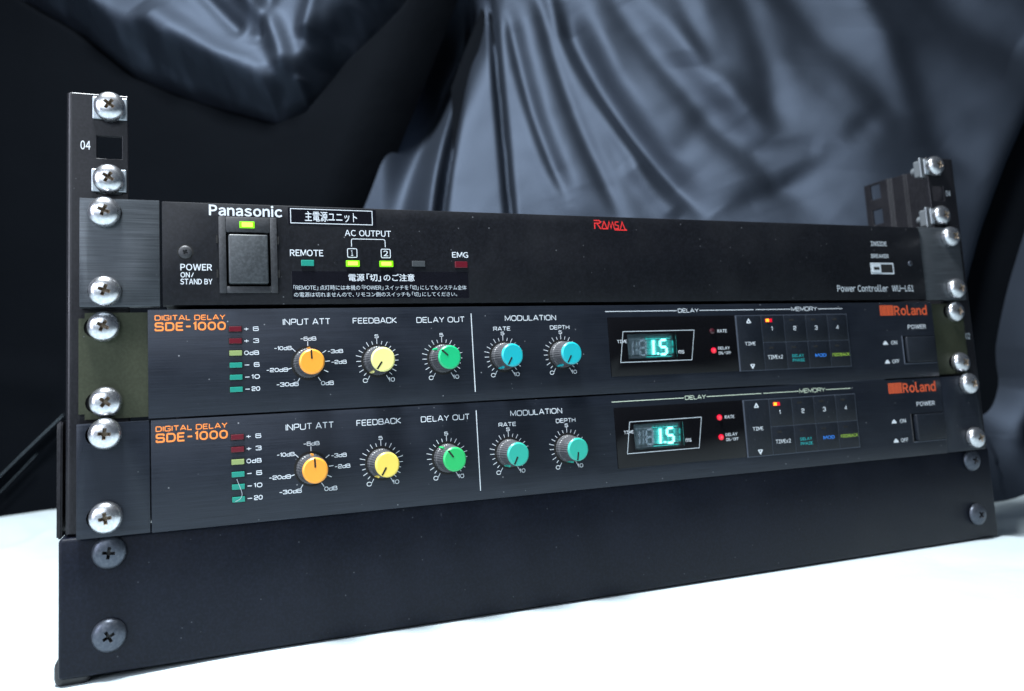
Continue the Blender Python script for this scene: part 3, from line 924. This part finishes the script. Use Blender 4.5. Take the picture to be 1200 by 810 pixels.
def seven_seg(bm, ch, x, z, w, h, t, y, sl=0.4):
    segs = {'1': 'bc', '8': 'abcdefg', '5': 'afgcd'}[ch]
    P = {'a': ((0, 1), (1, 1)), 'b': ((1, 1), (1, .5)), 'c': ((1, .5), (1, 0)), 'd': ((0, 0), (1, 0)), 'e': ((0, .5), (0, 0)), 'f': ((0, 1), (0, .5)), 'g': ((0, .5), (1, .5))}
    for s in segs:
        (a, b), (c, d) = P[s]
        g = .09
        if s in 'adg': a += g; c -= g
        else:
            b2 = max(b, d) - g * .6; d2 = min(b, d) + g * .6; b, d = b2, d2
        ribbon(bm, [(x + a * w + sl * b, z + b * h), (x + c * w + sl * d, z + d * h)], t, y)

def digital_delay(dz, upper):
    y = -6.06
    zt = (-46.3 if upper else -46.0) + dz
    zb = -89.8 + dz
    u = thing('digital_delay', V(232, 100, zb),
              'black digital delay unit with bare olive rack ears and cyan knobs, between the two others' if upper else
              'black digital delay unit with brushed black rack ears and teal knobs, lowest in the rack', 'digital delay', 'digital delay units stacked in the rack')
    a = dict(parent=u)
    # panel
    x1 = 443.6
    if upper:
        me = to_mesh(B(15.2, x1, -6.0, -2.0, zb, zt, bev=.3), ['sde'])
    else:
        me = to_mesh(B(16.0, x1, -6.0, -2.0, zb, zt, bev=.55), ['sde'])
    cut = bmesh.new()
    box(cut, 225.3, 301.8, -9, 1, -81.6 + dz, -52.4 + dz)
    box(cut, 417.6, 442.4, -9, 1, -81.7 + dz, -66.0 + dz)
    me = boolean(me, cut)
    link('front_panel', me, 'sde', u, smooth=True)
    link('chassis', B(24, 440, 0.2, 240, zb + 1.0, zt - 1.0, bev=.6), 'chassis', u)
    # ears
    if upper:
        for ex0_, ex1_, sl in ((-10.3, 22, [(-8.5, -52.7), (-8.0, -82.6)]), (438.0, 473.6, [(457.6, -51.8), (457.4, -82.4)])):
            bm = bmesh.new()
            box(bm, ex0_, ex1_, -1.95, -0.12, -89.0, -46.9)
            ed = [e for e in bm.edges if abs(e.verts[0].co.y - e.verts[1].co.y) > .001]
            bmesh.ops.bevel(bm, geom=ed, offset=0.0022, segments=4, affect='EDGES')
            me = slots_cut(to_mesh(bm, ['olive']), sl, -5, 3)
            link('rack_ear', me, 'olive', u)['label'] = 'bare olive mounting plate'
        scr = [(-1.1, -52.5), (-0.4, -82.4), (465.4, -51.8), (465.0, -82.4)]; sy = -2.0
    else:
        for ex0_, ex1_, sl in ((-10.6, 15.6, [(-7.6, -95.0), (-7.2, -126.6)]), (443.9, 474.2, [(458.6, -95.1), (458.8, -126.7)])):
            me = slots_cut(to_mesh(B(ex0_, ex1_, -5.6, -0.12, zb + .2, zt - .1, bev=.25), ['sde']), sl, -8, 3)
            link('rack_ear', me, 'sde', u, smooth=True)['label'] = 'brushed black rack ear'
        scr = [(-0.4, -94.7), (-0.2, -126.5), (465.1, -95.1), (465.2, -126.7)]; sy = -5.65
    for k, (x, z) in enumerate(scr):
        screw(HEAD, x, sy, z, u, ang=[28, 38, 12, 55][k] if upper else [5, 82, 30, 70][k])
    T = lambda s, xa, xb, za, zc, m='white', w=.34, **k: strokes(s, xa, xb, za + dz, zc + dz, y, m, u, w=w, **k)
    # model lettering
    T('DIGITAL DELAY', 17.8, 45.1, -50.8, -48.6, 'orange_print', .38)
    T('SDE-1000', 17.8, 45.2, -55.1, -51.5, 'orange_print', .66, gap=.36, label='bold orange model lettering')
    # level lamps
    nums = [('+', '6'), ('+', '3'), None, ('-', '6'), ('-', '10'), ('-', '20')]
    cols = ['led_r_off', 'led_r_off', 'led_y_off', 'led_g_off', 'led_g_off', 'led_g_off']
    for i in range(6):
        zc = -54.8 - 5.0 * i + dz
        lo = link('level_lamp', B(46.4, 51.4, -6.9, -5.9, zc - 1.05, zc + 1.05, bev=.15), cols[i], u)
        link('lamp_slot', B(46.1, 51.7, -6.1, -6.01, zc - 1.35, zc + 1.35), 'black', lo)
        lo['label'] = ['unlit red level lamp', 'unlit red level lamp', 'pale yellow level lamp', 'green level lamp', 'green level lamp', 'green level lamp'][i]
        if nums[i]:
            sgn, n = nums[i]
            strokes(sgn, 52.3, 54.4, zc - .95, zc + .95, y, 'white', u, w=.3)
            strokes(n, 56.1 if len(n) == 1 else 55.0, 58.4, zc - .9, zc + .95, y, 'white', u, w=.3)
        else:
            strokes('0dB', 52.3, 58.3, zc - .9, zc + .9, y, 'white', u, w=.3)
    # headings
    T('INPUT ATT', 68.4, 88.6, -53.5, -50.8, gap=.26)
    T('FEEDBACK', 98.4, 118.3, -53.4, -50.8, gap=.26)
    T('DELAY OUT', 127.4, 150.5, -53.5, -50.9, gap=.26)
    T('MODULATION', 170.6, 197.3, -53.3, -50.7, gap=.26)
    T('RATE', 164.4, 173.2, -57.8, -55.9, w=.3, gap=.26)
    T('DEPTH', 193.7, 204.1, -57.8, -55.8, w=.3, gap=.26)
    q = bmesh.new(); ribbon(q, [(153.8, -49.6 + dz), (153.9, -85.6 + dz)], .42, y); link('printed_divider', q, 'white', u)
    # knobs
    zc = -69.9 + dz
    names = ['input', 'feedback', 'delay out', 'rate', 'depth']
    xs = [78.6, 108.8, 138.9, 169.0, 199.1]
    mats = (['orange knob cap', 'cream knob cap', 'green knob cap', 'cyan knob cap', 'cyan knob cap'] if upper else
            ['orange knob cap', 'yellow knob cap', 'leaf green knob cap', 'teal knob cap', 'teal knob cap'])
    angs = [-3, -145, -48, -150, -150] if upper else [-2, -149, -36, -152, -170]
    for x, m, an, nm in zip(xs, mats, angs, names):
        knob(x, zc, m, an, u, '%s knob with a %s' % (nm, m.replace(' knob cap', ' cap')))
        d = bmesh.new()
        pts = [rot_pt(x, zc, t, 6.8) for t in np.linspace(0, 345, 24)]
        ribbon(d, pts, 1.15, -6.02, True)
        link('knob_gap', d, 'black', u)
        tk = bmesh.new()
        if nm == 'input':
            for t in (-149, -105, -46, 0, 56, 86, 116, 147):
                ribbon(tk, [rot_pt(x, zc, t, 7.3), rot_pt(x, zc, t, 9.3)], .32, y)
        else:
            for i in range(21):
                t = -150 + 15 * i
                r1 = 9.9 if i in (0, 5, 10, 15, 20) else (9.5 if i % 2 == 0 else 8.9)
                ribbon(tk, [rot_pt(x, zc, t, 7.4), rot_pt(x, zc, t, r1)], .28, y)
            strokes('5', x - .95, x + .85, zc + 10.0, zc + 11.6, y, 'white', u, w=.28)
            strokes('0', x - 6.9, x - 4.7, zc - 9.4, zc - 7.5, y, 'white', u, w=.28)
            strokes('10', x + 4.6, x + 7.5, zc - 9.4, zc - 7.5, y, 'white', u, w=.28)
        link('dial_marks', tk, 'white', u)
    for s, xa, xb, za, zc_ in (('-6dB', 75.5, 82.3, -60.3, -58.6), ('-10dB', 64.5, 71.8, -64.1, -62.4), ('-3dB', 87.0, 93.7, -66.0, -64.3), ('-2dB', 88.4, 95.1, -70.7, -69.0),
                               ('-30dB', 65.1, 74.3, -79.4, -77.7), ('0dB', 83.7, 89.2, -79.6, -77.8), ('-20dB', 61.1, 70.0, -73.2, -71.5)):
        T(s, xa, xb, za, zc_, w=.28, gap=.24)
    # heading lines over the display and the buttons
    for xa, xb in ((224.4, 266.2), (280.0, 314.4), (315.8, 339.2), (358.0, 375.4)):
        q = bmesh.new(); ribbon(q, [(xa, -49.45 + dz), (xb, -49.45 + dz)], .34, y); link('printed_line', q, 'white' if upper else 'cream', u)
    T('DELAY', 266.8, 279.5, -50.5, -48.4, 'white' if upper else 'cream', .31, gap=.22)
    T('MEMORY', 339.7, 357.5, -50.5, -48.2, 'white' if upper else 'cream', .31, gap=.2)
    # display window: gloss acrylic with a real opening over the display tube
    wz0, wz1 = -81.7 + dz, -52.3 + dz
    hx0, hx1, hz0, hz1 = 235.6, 264.2, -73.4 + dz, -61.0 + dz
    me = to_mesh(B(225.5, 301.6, -6.25, -3.6, wz0 + .1, wz1 - .1, bev=.15), ['gloss'])
    cut = bmesh.new(); box(cut, hx0, hx1, -9, 1, hz0, hz1)
    dw = link('display_window', boolean(me, cut), 'gloss', u, smooth=True)
    link('display_backing', B(hx0 - 2, hx1 + 2.5, -3.35, -2.9, hz0 - 1, hz1 + 1), 'vfd_back', dw)
    gh = bmesh.new(); on = bmesh.new(); dm = bmesh.new()
    yv = -3.55
    zv = -71.3 + dz; hv = 7.2
    for i, x in enumerate([239.2, 244.6, 250.8, 257.0, 262.2]):
        if i == 0: seven_seg(gh, '1', x - 3.2, zv, 4.0, hv, .8, yv); seven_seg(gh, '1', x - 1.0, zv, 4.0, hv, .55, yv)
        elif i == 1: seven_seg(gh, '8', x - .6, zv, 3.7, hv, 1.0, yv)
        elif i == 2: ribbon(on, [(x + 1.3, zv), (x + 1.7, zv + hv)], 1.3, yv); seven_seg(dm, '8', x - .5, zv, 3.5, hv, .45, yv + .05)
        elif i == 3: seven_seg(on, '5', x - .9, zv, 3.7, hv, 1.1, yv); seven_seg(dm, '8', x - .4, zv, 3.6, hv, .4, yv + .05)
        else: seven_seg(dm, '1', x - 1.8, zv, 3.0, hv, .5, yv)
    ribbon(on, [(254.75, zv - .1), (254.75, zv + .9)], .9, yv)
    for k in range(13):
        x = 238.5 + k * 2.0
        ribbon(gh if k < 5 else dm, [(x, zv + hv + 1.0), (x, zv + hv + 2.1)], .16, yv + .02)
    for zz in (zv - 1.1, zv + hv + .75):
        ribbon(gh, [(237.6, zz), (247.6, zz)], .24, yv); ribbon(dm, [(247.7, zz), (262.5, zz)], .3, yv)
    for k in range(9):                                                                   # control grid wires, the dim ones glowing as the digits' halo
        zz = zv + .3 + k * .82
        ribbon(gh, [(237.6, zz), (248.4, zz)], .10, yv + .1); ribbon(dm, [(248.4, zz), (262.6, zz)], .22, yv + .1)
    link('display_segments', gh, 'vfd_ghost', dw)['label'] = 'pale unlit display digits'
    link('display_segments', on, 'vfd_on', dw)['label'] = 'glowing cyan digits 1.5'
    link('display_segments', dm, 'vfd_halo', dw)['label'] = 'dim cyan strokes added as the glow around the digits'
    link('window_glass', B(hx0 + .02, hx1 - .02, -6.2, -5.8, hz0 + .02, hz1 - .02), 'glass', dw)
    q = bmesh.new(); ribbon(q, [(231.0, -74.8 + dz), (272.7, -74.8 + dz), (275.5, -59.6 + dz), (233.5, -59.6 + dz)], .32, -6.31, True)
    link('printed_frame', q, 'whiteb', dw)
    W = lambda s, xa, xb, za, zc, **k: typed(s, xa, xb, za + dz, zc + dz, -6.32, 'white', dw, offset=.012, **k)
    W('TIME', 229.8, 235.3, -65.2, -63.7); W('ms', 265.0, 268.4, -71.4, -69.2)
    W('RATE', 289.8, 295.8, -61.2, -59.6); W('DELAY', 289.4, 296.7, -70.1, -68.6); W('ON/OFF', 289.4, 297.2, -72.6, -71.1)
    for z, lit in ((-60.4, not upper), (-70.4, True)):
        bm = lathe([(1.45, -6.2), (1.45, -6.8), (1.0, -7.2), (.3, -7.35)], 20)
        bmesh.ops.translate(bm, verts=bm.verts[:], vec=V(286.4, 0, z + dz))
        r = link('status_lamp', bm, 'red_on' if lit else 'led_rr_off', u, smooth=True)
        r['label'] = 'glowing red status lamp' if lit else 'unlit status lamp'
        if lit:
            bm = lathe([(.7, -7.28), (.65, -7.4), (.2, -7.5)], 16)
            bmesh.ops.translate(bm, verts=bm.verts[:], vec=V(286.2, 0, z + .2 + dz))
            link('lit_core', bm, 'red_core', r)
    # memory buttons
    bxs = [302.2, 318.2, 333.2, 348.1, 363.2, 377.2]
    zt_, zm, zb_ = -52.6 + dz, -67.2 + dz, -81.7 + dz
    tray = bmesh.new(); box(tray, 301.9, 377.5, -6.55, -5.95, zb_ - .2, zt_ + .2)
    link('button_tray', tray, 'edge', u)
    g = .19
    def button(xa, xb, za, zc):
        o = link('button', B(xa + g, xb - g, -6.75, -6.0, za + g, zc - g, bev=.12), 'button', u, smooth=True)
        return o
    by = -6.8
    Bt = lambda s, xa, xb, za, zc, m, par, w=.3, **k: typed(s, xa, xb, za + dz, zc + dz, by, m, par, offset=.012, **k)
    b0 = button(bxs[0], bxs[1], zb_, zt_)
    Bt('TIME', 306.3, 313.1, -68.4, -66.6, 'white', b0)
    for zz, s_ in ((-55.6, 1), (-79.4, -1)):
        q = bmesh.new()
        ribbon(q, [(308.6, zz + dz - 1.0 * s_), (309.9, zz + dz + .9 * s_), (311.2, zz + dz - 1.0 * s_)], .75, by)
        ribbon(q, [(308.9, zz + dz - .9 * s_), (310.9, zz + dz - .9 * s_)], .45, by - .01)
        link('arrow_mark', q, 'white', b0)
    for i, n in enumerate('1234'):
        bt = button(bxs[i + 1], bxs[i + 2], zm, zt_)
        xa = [324.2, 339.2, 353.9, 369.0][i]
        strokes(n, xa, xa + (1.0 if n == '1' else 1.9), -61.0 + dz, -58.7 + dz, by, 'white', bt, w=.36)
        lx = bxs[i + 1] + 2.6
        if n == '1':
            l_ = link('button_lamp', B(lx, lx + 4.4, -6.95, -6.7, -56.3 + dz, -54.5 + dz, bev=.1), 'red_on', bt)
            l_['label'] = 'lit red and amber lamp'
            link('lit_core', B(lx + .3, lx + 2.3, -7.05, -6.9, -56.15 + dz, -54.6 + dz, bev=.08), 'amber_on', bt)
        else:
            link('button_lamp', B(lx + 1, lx + 4.2, -6.8, -6.7, -56.0 + dz, -54.9 + dz, bev=.05), 'black', bt)
    for i in range(4):
        bt = button(bxs[i + 1], bxs[i + 2], zb_, zm)
        lx = bxs[i + 1] + 3.6
        link('button_lamp', B(lx, lx + 3.0, -6.8, -6.7, -70.6 + dz, -69.6 + dz, bev=.05), 'black', bt)
        if i == 0: Bt('TIMEx2', 320.3, 330.2, -76.0, -74.0, 'white', bt)
        if i == 1: Bt('DELAY', 336.6, 344.5, -75.5, -74.0, 'tealp', bt, .3); Bt('PHASE', 336.6, 344.7, -77.9, -76.4, 'tealp', bt, .3)
        if i == 2: Bt('MOD', 352.3, 360.0, -75.9, -74.1, 'bluep', bt, .38)
        if i == 3: Bt('FEEDBACK', 364.4, 376.6, -75.8, -74.2, 'limep', bt, .3)
    # brand block and name
    sb = bmesh.new()
    for i in range(7):
        ribbon(sb, [(403.0, -48.3 - i * .86 + dz), (413.2, -48.3 - i * .86 + dz)], .62, y)
    for xx in (403.2, 406.2, 409.2, 412.4):
        ribbon(sb, [(xx, -48.0 + dz), (xx, -53.8 + dz)], .34, y - .01)
    link('brand_block', sb, 'roland', u)['label'] = 'striped vermilion brand block'
    typed('Roland', 413.8, 439.2, -53.8 + dz, -48.4 + dz, y, 'roland', u, offset=0.022, label='vermilion brand lettering')
    typed('POWER', 423.0, 437.2, -61.8 + dz, -59.4 + dz, y, 'white', u, offset=.012)
    for s, xa, xb, z in (('ON', 408.6, 413.4, -70.5), ('OFF', 407.9, 413.6, -81.2)):
        typed(s, xa + .3, xb, z + dz, z + 2.1 + dz, y, 'white', u, offset=.012)
        q = bmesh.new()
        zz = z + dz
        vs_ = [q.verts.new(V(px, y, pz)) for px, pz in ((402.6, zz), (406.4, zz), (406.0, zz + 1.0), (404.9, zz + 2.1), (404.1, zz + 2.1), (403.0, zz + 1.0))]
        q.faces.new(vs_[::-1]); link('arrow_mark', q, 'white', u)
    # power button in its well
    well = bmesh.new(); box(well, 417.5, 442.5, -3.0, -2.3, -81.8 + dz, -65.9 + dz); link('button_well', well, 'plastic', u)
    wt = bmesh.new(); box(wt, 417.3, 417.9, -6.25, -5.8, -81.9 + dz, -65.8 + dz, bev=.1); link('well_edge', wt, 'edge' if upper else 'plastic', u)
    wt = bmesh.new(); box(wt, 417.9, 442.6, -6.25, -5.8, -82.1 + dz, -81.6 + dz, bev=.1); link('well_edge', wt, 'edge', u)
    pb = link('power_button', B(420.2, 442.0, (-6.9 if upper else -7.6), -3.0, -81.2 + dz, -66.4 + dz, bev=.5, seg=3), 'button', u, smooth=True)

digital_delay(0.0, True)
digital_delay(-44.4, False)

# a fluff and a bent hair stuck between the lower level lamps of the bottom unit
hb = bmesh.new()
ribbon(hb, rounded([(48.3, -116.0), (49.6, -119.6), (50.4, -122.3), (49.7, -124.0), (47.6, -124.9)], 1.2, False), .16, -7.05)
hr = link('hair', hb, 'whiteb')
hr['label'] = 'thin pale hair stuck across the green lamps of the lowest unit'
hr['category'] = 'hair'
